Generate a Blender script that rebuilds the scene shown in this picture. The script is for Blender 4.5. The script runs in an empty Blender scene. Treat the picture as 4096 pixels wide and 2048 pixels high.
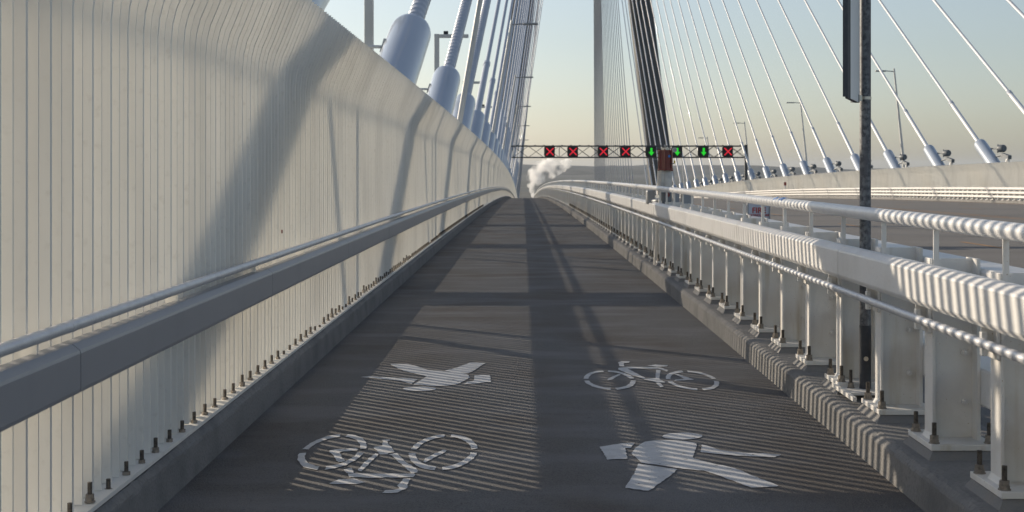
import bpy, bmesh, math, random
from mathutils import Vector, Matrix
random.seed(7)
sc = bpy.context.scene
C = sc.collection
R = math.radians

# ---------------------------------------------------------------- camera
EYE = 1.55
cam = bpy.data.objects.new('camera', bpy.data.cameras.new('camera'))
C.objects.link(cam)
cam.location = (0, 0, EYE)
cam.rotation_euler = (R(90), 0, 0)
cam.data.sensor_width = 36
cam.data.lens = 48.9
cam.data.shift_x = -0.0113
cam.data.shift_y = -0.0846
cam.data.clip_start = 0.05
cam.data.clip_end = 90000
cam.data.dof.use_dof = True
cam.data.dof.focus_distance = 8.5
cam.data.dof.aperture_fstop = 8
sc.camera = cam

# ---------------------------------------------------------------- light
SUN_EL = 16.7          # degrees above the horizon
SUN_AZ = -48.0         # degrees from the view direction (+Y), negative = to the left
sd = Vector((math.sin(R(SUN_AZ)) * math.cos(R(SUN_EL)), math.cos(R(SUN_AZ)) * math.cos(R(SUN_EL)), math.sin(R(SUN_EL))))
world = bpy.data.worlds.new("World")
sc.world = world
world.use_nodes = True
wn = world.node_tree
bg = wn.nodes['Background']
sky = wn.nodes.new('ShaderNodeTexSky')
sky.sky_type = 'NISHITA'
sky.sun_disc = False
sky.sun_elevation = R(SUN_EL)
sky.sun_rotation = R(SUN_AZ)
sky.altitude = 60
sky.air_density = 1.0
sky.dust_density = 1.15
sky.ozone_density = 2.5
hs = wn.nodes.new('ShaderNodeHueSaturation'); hs.inputs['Saturation'].default_value = 0.66
wn.links.new(sky.outputs[0], hs.inputs['Color']); wn.links.new(hs.outputs[0], bg.inputs[0])
bg.inputs[1].default_value = 0.110
sun = bpy.data.objects.new('sun', bpy.data.lights.new('sun', 'SUN'))
C.objects.link(sun)
sun.data.energy = 4.2
sun.data.angle = R(0.5)
sun.data.color = (1.0, 0.85, 0.66)
sun.rotation_euler = sd.to_track_quat('Z', 'Y').to_euler()
sc.view_settings.view_transform = 'Standard'
sc.view_settings.look = 'None'
sc.view_settings.exposure = 0.28
sc.view_settings.gamma = 1.0
sc.cycles.diffuse_bounces = 6
sc.cycles.max_bounces = 10
sc.cycles.volume_bounces = 5

# ---------------------------------------------------------------- deck profile (a crest curve)
K = 6.87e-5
YK = 300.0
def zd(y):
    if y <= 0: return 0.0
    if y < YK: return -K * y * y
    return -K * YK * YK - 2 * K * YK * (y - YK)

# ---------------------------------------------------------------- materials
def mat(name, col, rough=0.6, metal=0.0, n1=None, n2=None, bump=0.0, bscale=200.0, coat=0.0, streak=None, extra=None):
    """n1 = (scale, colour, low, high): broad blotches; n2 the same, finer; streak = vertical/long streaks."""
    m = bpy.data.materials.new(name); m.use_nodes = True
    nt = m.node_tree; b = nt.nodes['Principled BSDF']
    b.inputs['Roughness'].default_value = rough
    b.inputs['Metallic'].default_value = metal
    b.inputs['Coat Weight'].default_value = coat
    geo = nt.nodes.new('ShaderNodeNewGeometry')
    last = None
    base = nt.nodes.new('ShaderNodeRGB'); base.outputs[0].default_value = (*col, 1)
    last = base.outputs[0]
    for spec in (n1, n2, streak, extra):
        if not spec: continue
        s, c2, lo, hi = spec[:4]
        t = nt.nodes.new('ShaderNodeTexNoise'); t.inputs['Detail'].default_value = 5
        t.inputs['Scale'].default_value = s
        src = geo.outputs['Position']
        if len(spec) > 4:
            mp = nt.nodes.new('ShaderNodeMapping'); mp.inputs['Scale'].default_value = spec[4]
            nt.links.new(src, mp.inputs[0]); src = mp.outputs[0]
        nt.links.new(src, t.inputs[0])
        r = nt.nodes.new('ShaderNodeMapRange'); r.inputs[1].default_value = lo; r.inputs[2].default_value = hi
        nt.links.new(t.outputs[0], r.inputs[0])
        mx = nt.nodes.new('ShaderNodeMix'); mx.data_type = 'RGBA'
        nt.links.new(r.outputs[0], mx.inputs['Factor'])
        nt.links.new(last, mx.inputs['A']); mx.inputs['B'].default_value = (*c2, 1)
        last = mx.outputs['Result']
    nt.links.new(last, b.inputs['Base Color'])
    if bump:
        t = nt.nodes.new('ShaderNodeTexNoise'); t.inputs['Scale'].default_value = bscale; t.inputs['Detail'].default_value = 4
        nt.links.new(geo.outputs['Position'], t.inputs[0])
        bp = nt.nodes.new('ShaderNodeBump'); bp.inputs['Strength'].default_value = bump; bp.inputs['Distance'].default_value = 0.01
        nt.links.new(t.outputs[0], bp.inputs['Height']); nt.links.new(bp.outputs[0], b.inputs['Normal'])
    return m

def emis(name, col, s):
    m = bpy.data.materials.new(name); m.use_nodes = True
    b = m.node_tree.nodes['Principled BSDF']
    b.inputs['Base Color'].default_value = (*col, 1)
    b.inputs['Emission Color'].default_value = (*col, 1); b.inputs['Emission Strength'].default_value = s
    return m

M_path = mat('path_concrete', (0.157, 0.157, 0.157), 0.85,
             n1=(0.9, (0.122, 0.106, 0.092), 0.42, 0.66, (1, 0.5, 1)), n2=(130, (0.068, 0.068, 0.071), 0.48, 0.66),
             streak=(1.6, (0.200, 0.200, 0.206), 0.46, 0.80, (0.55, 1.3, 1)), bump=1.0, bscale=120, extra=(16, (0.045, 0.045, 0.047), 0.70, 0.735))
M_road = mat('road_asphalt', (0.19, 0.18, 0.17), 0.85, n1=(0.5, (0.15, 0.14, 0.13), 0.4, 0.7, (0.12, 1.5, 1)),
             n2=(150, (0.12, 0.115, 0.11), 0.45, 0.7), bump=0.4)
M_paint = mat('marking_paint', (0.62, 0.63, 0.64), 0.7, n1=(9, (0.52, 0.52, 0.52), 0.45, 0.7), n2=(120, (0.50, 0.50, 0.50), 0.5, 0.75), bump=0.5, bscale=150, extra=(26, (0.16, 0.155, 0.15), 0.66, 0.70))
M_conc = mat('kerb_concrete', (0.22, 0.216, 0.21), 0.85, n1=(3.0, (0.14, 0.14, 0.14), 0.45, 0.72), n2=(60, (0.15, 0.147, 0.145), 0.5, 0.75), bump=0.6, bscale=60)
M_mortar = mat('mortar', (0.21, 0.208, 0.205), 0.8, n1=(8, (0.22, 0.21, 0.2), 0.45, 0.7), bump=0.6, bscale=50)
M_fin = mat('picket_paint', (0.79, 0.775, 0.725), 0.5, n1=(1.1, (0.69, 0.675, 0.63), 0.48, 0.72, (1, 1, 0.5)), n2=(22, (0.68, 0.66, 0.61), 0.58, 0.8), streak=(5, (0.70, 0.68, 0.63), 0.52, 0.8, (1, 2.5, 0.12)))
M_white = mat('steel_white_paint', (0.76, 0.75, 0.73), 0.45, n1=(3.5, (0.66, 0.65, 0.62), 0.52, 0.78), n2=(70, (0.55, 0.52, 0.47), 0.66, 0.74), bump=0.12, bscale=40)
M_web = mat('post_white_paint', (0.76, 0.745, 0.71), 0.5, n1=(4, (0.63, 0.60, 0.54), 0.55, 0.8), n2=(90, (0.42, 0.33, 0.24), 0.69, 0.74), bump=0.1, bscale=40, streak=(11, (0.56, 0.50, 0.40), 0.56, 0.78, (1, 1, 0.10)))
M_rail = mat('galvanised_rail', (0.62, 0.63, 0.65), 0.42, 0.35, n1=(14, (0.52, 0.53, 0.56), 0.45, 0.75), n2=(90, (0.7, 0.7, 0.72), 0.55, 0.8), bump=0.1, bscale=60)
M_railw = mat('painted_handrail', (0.74, 0.74, 0.74), 0.38, 0.1, n1=(7, (0.64, 0.64, 0.65), 0.5, 0.8), n2=(110, (0.35, 0.33, 0.31), 0.7, 0.76))
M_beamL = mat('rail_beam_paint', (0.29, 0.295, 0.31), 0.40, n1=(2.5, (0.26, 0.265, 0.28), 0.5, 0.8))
M_bolt = mat('bolt_steel', (0.13, 0.115, 0.10), 0.6, 0.6, n1=(60, (0.06, 0.055, 0.05), 0.45, 0.7))
M_nut = mat('nut_steel', (0.30, 0.27, 0.235), 0.5, 0.55, n1=(40, (0.15, 0.125, 0.10), 0.5, 0.72))
M_galv = mat('mottled_galvanised', (0.20, 0.21, 0.22), 0.55, 0.3, n1=(38, (0.07, 0.075, 0.085), 0.42, 0.6), n2=(110, (0.26, 0.27, 0.28), 0.58, 0.75), streak=(20, (0.12, 0.12, 0.13), 0.45, 0.65, (1, 1, 0.1)))
M_dark = mat('dark_coating', (0.035, 0.04, 0.05), 0.6, n1=(20, (0.06, 0.06, 0.065), 0.5, 0.8))
M_alu = mat('aluminium_back', (0.78, 0.79, 0.78), 0.5, 0.0, n1=(30, (0.70, 0.71, 0.71), 0.5, 0.8, (1, 1, 0.15)))
M_steel = mat('stainless', (0.5, 0.48, 0.44), 0.3, 0.9)
M_cable_shade = mat('cable_sheath_shaded', (0.45, 0.49, 0.56), 0.34, coat=0.3, n1=(0.5, (0.40, 0.44, 0.51), 0.45, 0.75))  # left and far cables: bluish shade put into the sheath colour
M_cable_sun = mat('cable_sheath_sunlit', (0.74, 0.75, 0.77), 0.34, coat=0.3, n1=(0.5, (0.66, 0.68, 0.70), 0.45, 0.75))  # same sheath on the right cables, brighter because the sun strikes them
M_anchor = mat('anchor_pipe_paint', (0.38, 0.44, 0.53), 0.30, coat=0.5, n1=(0.8, (0.34, 0.40, 0.49), 0.45, 0.75))
M_grey = mat('grey_steel', (0.33, 0.34, 0.35), 0.5, 0.2, n1=(2, (0.28, 0.29, 0.3), 0.5, 0.8))
M_dgrey = mat('dark_grey_steel', (0.13, 0.15, 0.17), 0.5, 0.1, n1=(2, (0.10, 0.11, 0.12), 0.5, 0.8))
M_lampp = mat('lamp_post_paint', (0.66, 0.66, 0.64), 0.5, 0.1, n1=(2, (0.60, 0.60, 0.58), 0.5, 0.8))
M_truss = mat('gantry_steel', (0.09, 0.095, 0.10), 0.5, 0.3)
M_black = mat('black_housing', (0.014, 0.014, 0.016), 0.5)
M_red = mat('red_paint', (0.15, 0.014, 0.012), 0.35, coat=0.3, n1=(30, (0.16, 0.018, 0.015), 0.5, 0.75))
M_blue = mat('blue_tape', (0.02, 0.18, 0.55), 0.5)
M_yellow = mat('yellow_paint', (0.55, 0.40, 0.03), 0.5)
M_orange = mat('orange_line_paint', (0.38, 0.20, 0.07), 0.8, n1=(3, (0.24, 0.15, 0.08), 0.45, 0.7))
M_sign = mat('sign_face', (0.52, 0.55, 0.62), 0.5)
M_signred = mat('sign_red', (0.42, 0.05, 0.05), 0.5)
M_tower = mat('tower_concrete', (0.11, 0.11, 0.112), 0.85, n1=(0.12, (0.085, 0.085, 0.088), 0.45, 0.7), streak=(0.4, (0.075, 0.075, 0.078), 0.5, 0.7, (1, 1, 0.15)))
M_land = mat('far_land', (0.055, 0.07, 0.075), 0.95, n1=(0.0006, (0.085, 0.085, 0.075), 0.45, 0.65), n2=(0.004, (0.03, 0.042, 0.04), 0.45, 0.65))
E_red = emis('lane_red', (0.85, 0.02, 0.04), 0.5)
E_green = emis('lane_green', (0.02, 0.72, 0.03), 0.5)

# ---------------------------------------------------------------- mesh helpers
def tag(o, label=None, cat=None, group=None, kind=None):
    if label: o['label'] = label
    if cat: o['category'] = cat
    if group: o['group'] = group
    if kind: o['kind'] = kind
    return o

def obj(name, bm, m, parent=None, smooth=False):
    me = bpy.data.meshes.new(name)
    bmesh.ops.recalc_face_normals(bm, faces=bm.faces[:])
    bm.to_mesh(me); bm.free()
    for mm in (m if isinstance(m, (list, tuple)) else [m]): me.materials.append(mm)
    if smooth:
        for p in me.polygons: p.use_smooth = True
        try: me.set_sharp_from_angle(angle=R(35))
        except Exception: pass
    o = bpy.data.objects.new(name, me); C.objects.link(o)
    if parent:
        o.parent = parent
        o.location = -Vector(parent.location) if parent.parent is None and parent.type == 'EMPTY' else (0, 0, 0)
    return o

def thing(name, loc, label, cat, group=None):
    o = bpy.data.objects.new(name, None); C.objects.link(o)
    o.location = loc; o.empty_display_size = 0.2
    return tag(o, label, cat, group)

def inst(src, parent, loc=(0, 0, 0), name=None, rot=None):
    c = src.copy(); C.objects.link(c); c.parent = parent; c.location = loc
    if rot: c.rotation_euler = rot
    return c

def box(bm, x0, x1, y0, y1, z0, z1, mi=0, bev=0.0):
    v = [bm.verts.new(p) for p in ((x0,y0,z0),(x1,y0,z0),(x1,y1,z0),(x0,y1,z0),(x0,y0,z1),(x1,y0,z1),(x1,y1,z1),(x0,y1,z1))]
    fs = [bm.faces.new([v[i] for i in f]) for f in ((0,3,2,1),(4,5,6,7),(0,1,5,4),(1,2,6,5),(2,3,7,6),(3,0,4,7))]
    for f in fs: f.material_index = mi
    if bev:
        es = {e for f in fs for e in f.edges}
        bmesh.ops.bevel(bm, geom=list(es), offset=bev, segments=2, affect='EDGES', profile=0.5)
    return fs

def frame_of(d):
    d = Vector(d).normalized()
    a = Vector((0, 0, 1)) if abs(d.z) < 0.95 else Vector((0, 1, 0))
    u = d.cross(a).normalized(); w = u.cross(d).normalized()
    return u, w

def tube(bm, pts, rad, n=12, cap=True, mi=0):
    """round tube through pts; rad is a number or one number per point"""
    pts = [Vector(p) for p in pts]
    rs = rad if isinstance(rad, (list, tuple)) else [rad] * len(pts)
    rings = []
    for i, p in enumerate(pts):
        d = (pts[min(i + 1, len(pts) - 1)] - pts[max(i - 1, 0)])
        u, w = frame_of(d)
        rings.append([bm.verts.new(p + (u * math.cos(2 * math.pi * k / n) + w * math.sin(2 * math.pi * k / n)) * rs[i]) for k in range(n)])
    for a, b in zip(rings, rings[1:]):
        for k in range(n):
            f = bm.faces.new((a[k], a[(k + 1) % n], b[(k + 1) % n], b[k])); f.material_index = mi
    if cap:
        bm.faces.new(rings[0][::-1]).material_index = mi; bm.faces.new(rings[-1]).material_index = mi

def bar(bm, a, b, w, h, mi=0):
    """rectangular bar from a to b"""
    a, b = Vector(a), Vector(b)
    u, v = frame_of(b - a)
    q = []
    for p in (a, b):
        q.append([bm.verts.new(p + u * sx * w / 2 + v * sy * h / 2) for sx, sy in ((-1,-1),(1,-1),(1,1),(-1,1))])
    for k in range(4):
        bm.faces.new((q[0][k], q[0][(k+1)%4], q[1][(k+1)%4], q[1][k])).material_index = mi
    bm.faces.new(q[0][::-1]).material_index = mi; bm.faces.new(q[1]).material_index = mi

def sweep(bm, prof, y0, y1, step=4.0, closed=True, mi=0):
    """profile [(x,z)] carried along the deck curve from y0 to y1"""
    n = max(1, int(math.ceil((y1 - y0) / step)))
    rings = []
    for i in range(n + 1):
        y = y0 + (y1 - y0) * i / n; z = zd(y)
        rings.append([bm.verts.new((x, y, zz + z)) for x, zz in prof])
    m = len(prof)
    for a, b in zip(rings, rings[1:]):
        for k in range(m if closed else m - 1):
            bm.faces.new((a[k], a[(k+1)%m], b[(k+1)%m], b[k])).material_index = mi
    if closed:
        bm.faces.new(rings[0][::-1]).material_index = mi; bm.faces.new(rings[-1]).material_index = mi

def circ(cx, cz, r, n=14):
    return [(cx + r * math.cos(2*math.pi*k/n), cz + r * math.sin(2*math.pi*k/n)) for k in range(n)]

def hexprism(bm, x, y, z0, z1, r, n=6, rot=0.0, mi=0):
    a = [bm.verts.new((x + r*math.cos(rot+2*math.pi*k/n), y + r*math.sin(rot+2*math.pi*k/n), z0)) for k in range(n)]
    b = [bm.verts.new((v.co.x, v.co.y, z1)) for v in a]
    for k in range(n): bm.faces.new((a[k], a[(k+1)%n], b[(k+1)%n], b[k])).material_index = mi
    bm.faces.new(a[::-1]).material_index = mi; bm.faces.new(b).material_index = mi

def bolt(bm, x, y, z, h=0.10, r=0.013):
    """washer, two hex nuts and a bare threaded end"""
    t = random.random()
    hexprism(bm, x, y, z, z + 0.004, r * 2.3, 12, 0, 0)
    k = r / 0.012
    hexprism(bm, x, y, z + 0.004, z + 0.020*k, r * 1.9, 6, t, 0)
    hexprism(bm, x, y, z + 0.021*k, z + 0.040*k, r * 1.8, 6, t + 0.4, 0)
    hexprism(bm, x, y, z + 0.040*k, z + h, r, 8, 0, 1)

NEW = bmesh.new
ORD = ['first','second','third','fourth','fifth','sixth','seventh','eighth','ninth','tenth','eleventh','twelfth','thirteenth','fourteenth','fifteenth','sixteenth','seventeenth','eighteenth','nineteenth','twentieth']
def ordn(i):
    if i < 20: return ORD[i]
    return 'twenty ' + ORD[i - 20] if i < 29 else 'thirtieth'
Y_END = 700.0

# ---------------------------------------------------------------- ground far below, path, road, kerbs
bm = NEW()
v = [bm.verts.new(p) for p in ((-40000,-3000,-52),(40000,-3000,-52),(40000,45000,-52),(-40000,45000,-52))]
bm.faces.new(v)
tag(obj('ground', bm, M_land), kind='structure')
bm = NEW()
rng = random.Random(3)
rows = []
for j in range(7):
    yy = 13000 + j * 700
    row = []
    for i in range(161):
        xx = -16000 + i * 200
        h = 60 + 22*math.sin(xx*0.0007+1) + 12*math.sin(xx*0.0023+j) + rng.uniform(-7, 7)
        h *= max(0.0, math.sin(math.pi * j / 6)) ** 0.7
        row.append(bm.verts.new((xx, yy, -53 + max(0, h) * 1.25)))
    rows.append(row)
for a, b in zip(rows, rows[1:]):
    for k in range(160): bm.faces.new((a[k], a[k+1], b[k+1], b[k]))
tag(obj('hills', bm, M_land, smooth=True), kind='structure')

XL, XR = -1.66, 1.82
bm = NEW(); sweep(bm, [(XL-0.1, -0.30), (XR+0.1, -0.30), (XR+0.1, 0), (XL-0.1, 0)], -8, Y_END, 3)
path = tag(obj('path', bm, M_path), kind='structure')
bm = NEW(); sweep(bm, [(2.44, -1.2), (31.9, -1.2), (31.9, 0.0), (2.44, 0.0)], -8, Y_END, 3)
road = tag(obj('road', bm, M_road), kind='structure')
bm = NEW()
for X, w, dash in ((28.2, 0.16, 0), (3.6, 0.14, 0), (24.6, .12, 1), (21.0, .12, 1), (17.4, .12, 0), (16.9, .12, 0), (13.3, .12, 1), (9.7, .12, 1), (6.1, .12, 1)):
    if dash:
        y = 4
        while y < 300:
            sweep(bm, [(X, 0.004), (X + w, 0.004)], y, y + 3, 3, closed=False, mi=1); y += 12
    else: sweep(bm, [(X, 0.004), (X + w, 0.004)], -8, 400, 3, closed=False, mi=0)
tag(obj('road_line', bm, [M_orange, M_orange], road))
# kerbs with chipped, chamfered arrises (the blockwork is jittered a little)
def kerb(prof, y0, y1, chip, seed):
    rg = random.Random(seed); bm = NEW(); rings = []; y = y0
    while y < y1:
        st = 0.06 if y < 14 else (0.3 if y < 40 else 3.0)
        a = chip if y < 40 else 0
        rings.append([bm.verts.new((x + (rg.uniform(-a, a) if f else 0), y, z + zd(y) + (rg.uniform(-a, a*0.6) if f else 0))) for x, z, f in prof]); y += st
    for a, b in zip(rings, rings[1:]):
        for k in range(len(prof) - 1): bm.faces.new((a[k], a[k+1], b[k+1], b[k]))
    return bm
tag(obj('kerb', kerb([(XL, -0.02, 0), (XL-0.008, 0.15, 0), (XL-0.012, 0.168, 1), (XL-0.04, 0.196, 1), (XL-0.20, 0.20, 0), (XL-0.75, 0.20, 0), (XL-0.75, -1.2, 0)], -8, Y_END, 0.005, 1), M_conc), kind='structure')
tag(obj('kerb', kerb([(XR, -0.02, 0), (XR+0.005, 0.14, 0), (XR+0.012, 0.155, 1), (XR+0.035, 0.172, 1), (XR+0.06, 0.176, 0), (2.46, 0.180, 0), (2.46, -1.2, 0)], -8, Y_END, 0.004, 2), M_conc), kind='structure')
bm = NEW(); sweep(bm, [(28.95, -0.2), (28.95, 0.14), (29.02, 0.16), (30.55, 0.16), (30.55, -0.2)], -8, Y_END, 3)
tag(obj('kerb', bm, M_conc), kind='structure')
# outer deck strip and service walkway on the left, and the bridge girder below
bm = NEW(); sweep(bm, [(-4.6, -1.6), (-2.38, -1.6), (-2.38, 0.02), (-4.6, 0.02)], -8, Y_END, 3); sweep(bm, [(31.95, -1.6), (34.6, -1.6), (34.6, 0.02), (31.95, 0.02)], -8, Y_END, 3)
tag(obj('deck_edge', bm, M_conc), kind='structure')

# painted symbols (ground coordinates, metres)
manR=[[(1.04,8.087),(1.03,8.055),(1.01,8.027),(0.981,8.004),(0.947,7.99),(0.91,7.985),(0.875,7.99),(0.844,8.004),(0.821,8.027),(0.807,8.055),(0.804,8.087),(0.813,8.119),(0.833,8.148),(0.862,8.171),(0.897,8.186),(0.934,8.192),(0.97,8.186),(1.002,8.171),(1.025,8.148),(1.038,8.119)],[(0.661,7.864),(0.694,7.926),(0.755,7.955),(0.872,7.981),(0.983,7.882),(0.959,7.722),(0.909,7.479),(0.955,7.388),(1.095,7.217),(1.154,7.053),(1.25,6.814),(1.234,6.793),(1.11,6.769),(1.08,6.828),(0.981,7.053),(0.925,7.156),(0.851,7.187),(0.73,7.278),(0.624,7.347),(0.586,7.592),(0.622,7.739)],[(0.421,7.774),(0.554,7.871),(0.629,7.889),(0.594,7.739),(0.566,7.739),(0.557,7.453),(0.446,7.427),(0.437,7.619)],[(0.605,7.325),(0.793,7.193),(0.752,7.053),(0.678,6.883),(0.605,6.702),(0.492,6.769),(0.564,7.097)],[(1.006,7.839),(1.035,7.792),(1.083,7.687),(1.204,7.612),(1.31,7.592),(1.403,7.558),(1.354,7.492),(1.243,7.518),(1.125,7.545),(0.971,7.625)]]
manL=[[(-1.07,11.114),(-0.928,11.123),(-0.85,11.003),(-0.743,10.776),(-0.631,10.726),(-0.434,10.582),(-0.412,10.47),(-0.399,10.371),(-0.48,10.051),(-0.549,9.986),(-0.642,9.96),(-0.794,10.051),(-0.725,10.438),(-0.81,10.558),(-0.924,10.722),(-0.979,10.861)],[(-0.608,10.734),(-0.521,10.925),(-0.428,11.2),(-0.305,11.168),(-0.351,10.934),(-0.389,10.713),(-0.423,10.598),(-0.525,10.639)],[(-1.222,10.403),(-1.158,10.458),(-1.078,10.411),(-0.971,10.383),(-0.863,10.344),(-0.784,10.294),(-0.813,10.077),(-0.85,10.125),(-0.898,10.218),(-1.025,10.294),(-1.149,10.371)],[(-0.372,10.49),(-0.314,10.522),(-0.255,10.51),(-0.238,10.162),(-0.275,10.162),(-0.33,10.099),(-0.435,10.058),(-0.411,10.162),(-0.363,10.237)],[(-0.619,9.843),(-0.622,9.813),(-0.637,9.786),(-0.661,9.765),(-0.692,9.751),(-0.728,9.746),(-0.764,9.751),(-0.797,9.765),(-0.824,9.786),(-0.843,9.813),(-0.851,9.843),(-0.848,9.874),(-0.834,9.901),(-0.81,9.924),(-0.778,9.938),(-0.742,9.943),(-0.706,9.938),(-0.672,9.924),(-0.645,9.901),(-0.626,9.874)]]
bikeL=[[(-0.533,7.37),(-0.531,7.451),(-0.448,7.693),(-0.426,7.684),(-0.426,7.626),(-0.509,7.391),(-0.518,7.348)],[(-1.069,7.664),(-1.045,7.702),(-0.931,7.737),(-0.914,7.708),(-0.917,7.673),(-1.011,7.626),(-0.952,7.397),(-0.981,7.356),(-1.033,7.549),(-1.064,7.62)],[(-0.813,7.976),(-0.769,7.999),(-0.766,7.936),(-0.777,7.92),(-0.762,7.828),(-0.744,7.797),(-0.707,7.626),(-0.74,7.606),(-0.739,7.563),(-0.779,7.558),(-0.789,7.597),(-0.812,7.678),(-0.834,7.723),(-0.832,7.782),(-0.795,7.803),(-0.798,7.92)],[(-0.812,7.597),(-0.787,7.577),(-0.808,7.37),(-0.831,7.135),(-0.856,7.155),(-0.844,7.343)],[(-0.731,7.577),(-0.693,7.597),(-0.613,7.343),(-0.541,7.165),(-0.544,7.105),(-0.573,7.097),(-0.629,7.263),(-0.693,7.479)],[(-0.895,7.08),(-0.885,7.085),(-0.559,7.09),(-0.546,7.06),(-0.553,7.006),(-0.766,6.991),(-0.875,7.006)],[(-0.931,7.186),(-0.891,7.224),(-0.865,7.097),(-0.905,7.09)],[(-0.957,6.863),(-0.923,6.957),(-0.849,6.97),(-0.782,6.891),(-0.823,6.844),(-0.928,6.844)],[(-0.599,6.982),(-0.566,6.974),(-0.57,6.833),(-0.565,6.764),(-0.603,6.674),(-0.632,6.657),(-0.676,6.663),(-0.669,6.719),(-0.628,6.719),(-0.601,6.764),(-0.617,6.821),(-0.607,6.891)]]
bikeR=[[(0.76,11.222),(0.794,11.274),(0.859,11.259),(0.85,11.2),(0.802,11.164),(0.795,10.97),(0.758,10.97),(0.763,11.113)],[(0.743,10.9),(0.821,10.956),(0.998,10.935),(1.075,10.914),(1.118,10.762),(1.106,10.695),(1.048,10.844),(0.813,10.851),(0.907,10.351),(0.894,10.307),(0.808,10.53),(0.736,10.796)],[(0.982,11.041),(1.051,11.077),(1.145,11.041),(1.125,10.97),(1.048,10.949)],[(0.738,10.543),(0.65,10.276),(0.616,10.264),(0.63,10.338),(0.72,10.562)],[(1.029,10.796),(1.06,10.762),(1.004,10.307),(1.033,10.166),(1.024,10.124),(0.98,10.142),(0.891,10.276),(0.905,10.326),(0.982,10.351)],[(0.961,10.13),(0.989,10.142),(1.006,9.947),(0.977,9.918)],[(1.145,10.562),(1.164,10.562),(1.23,10.389),(1.258,10.276),(1.107,10.214),(1.123,10.276),(1.192,10.307)]]

def wheel(cx, cy, rx, ry, wx, wy):
    out = []
    for q in range(4):
        a0 = q * math.pi/2 + 0.12; a1 = (q+1) * math.pi/2 - 0.10; n = 9
        o_ = [(cx + rx*math.cos(a0+(a1-a0)*i/n), cy + ry*math.sin(a0+(a1-a0)*i/n)) for i in range(n+1)]
        i_ = [(cx + (rx-wx)*math.cos(a0+(a1-a0)*i/n), cy + (ry-wy)*math.sin(a0+(a1-a0)*i/n)) for i in range(n+1)]
        out.append(o_ + i_[::-1])
    return out
bikeL += wheel(-1.049, 7.66, 0.178, 0.487, 0.036, 0.085) + wheel(-0.440, 7.655, 0.187, 0.49, 0.036, 0.085)
bikeR += wheel(0.634, 10.28, 0.190, 0.48, 0.036, 0.085) + wheel(1.243, 10.26, 0.190, 0.485, 0.036, 0.085)
def marking(name, polys, label):
    bm = NEW(); rg = random.Random(len(polys))
    for P in polys:
        Q = []
        for i, a in enumerate(P):
            b = P[(i+1) % len(P)]
            L = math.hypot(b[0]-a[0], (b[1]-a[1])); n = max(1, int(L/0.025))
            for t in range(n):
                s = t/n; e = 0.0035
                Q.append((a[0]+(b[0]-a[0])*s+rg.uniform(-e,e), a[1]+(b[1]-a[1])*s+rg.uniform(-e,e)*2))
        vs = [bm.verts.new((x, y, zd(y)+0.004)) for x, y in Q]
        f = bm.faces.new(vs)
        if f.normal.z < 0: f.normal_flip()
    bmesh.ops.triangulate(bm, faces=bm.faces[:])
    o = obj(name, bm, M_paint, path); o['label'] = label
    for p in o.data.polygons:
        if p.normal.z < 0: p.flip()
marking('pedestrian_marking', manR, 'large white walking figure painted near the right kerb')
marking('pedestrian_marking', manL, 'upside down white walking figure painted on the left half')
marking('bicycle_marking', bikeL, 'upside down white bicycle painted nearest on the left half')
marking('bicycle_marking', bikeR, 'upright white bicycle painted beyond the walking figure')

# ---------------------------------------------------------------- picket fences
FX, FW, FT, PITCH = -1.745, 0.072, 0.010, 0.125
T_THIN, T_THICK = 0.009, 0.021
CL = [(0.0, 0.225), (0.0, 2.18), (0.008, 2.27), (0.028, 2.35), (0.060, 2.425), (0.205, 2.79)]   # centre line of the inner edge: offset inward, height
def picket(bm, y, side=1, x_in=FX, t=FT, w=FW):
    a = []
    for (dx, z) in CL:
        for ox, oy in ((0, 0), (0, t), (-w, t), (-w, 0)):
            a.append(bm.verts.new(((dx + ox) * side + x_in, y + oy, z)))
    for i in range(len(CL)-1):
        for k in range(4):
            bm.faces.new((a[i*4+k], a[i*4+(k+1)%4], a[i*4+4+(k+1)%4], a[i*4+4+k]))
    bm.faces.new(a[:4]); bm.faces.new(a[-4:])
def fence(label, side, x_in, y0, y1, near=None, zs=1.0):
    t = thing('picket_fence', (x_in, 0, 0.2), label, 'fence')
    def base(bm, ya, yb): sweep(bm, [(x_in + side*0.05, 0.203), (x_in + side*0.05, 0.222), (x_in - side*0.13, 0.222), (x_in - side*0.13, 0.203)], ya, yb, 3)
    ys = []; y = y0; i = 0
    while y < y1: ys.append((y, i)); y += PITCH; i += 1
    if near:
        src = {}
        for q, tt in ((0, T_THIN), (1, T_THICK)):
            bm = NEW(); picket(bm, 0, side, x_in, tt); src[q] = obj('picket', bm, M_fin, t)
        nn = [(y, i) for y, i in ys if y >= near][:100]
        used = {}
        for y, i in nn:
            q = i % 2
            if q not in used: o = used[q] = src[q]
            else: o = inst(src[q], t)
            o.location = Vector((-x_in, y, -0.2 + zd(y) ))
        rest = [(y, i) for y, i in ys if not (nn[0][0] <= y <= nn[-1][0])]
    else: rest = ys
    bm = NEW()
    for y, i in rest:
        n0 = len(bm.verts); picket(bm, y, side, x_in, T_THIN if i % 2 == 0 else T_THICK)
        bm.verts.ensure_lookup_table(); z = zd(y)
        for v in bm.verts[n0:]: v.co.z = v.co.z * zs + z
    o = obj('picket', bm, M_fin, t); o['kind'] = 'stuff'
    bm = NEW(); y = -8
    while y < y1: base(bm, y, min(y + 5.98, y1)); y += 6.0
    obj('base_plate', bm, M_fin, t)
    return t
lf = fence('tall fence of white vertical steel pickets leaning over the left side of the path', 1, FX, -3, 430, near=4.35)
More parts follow.
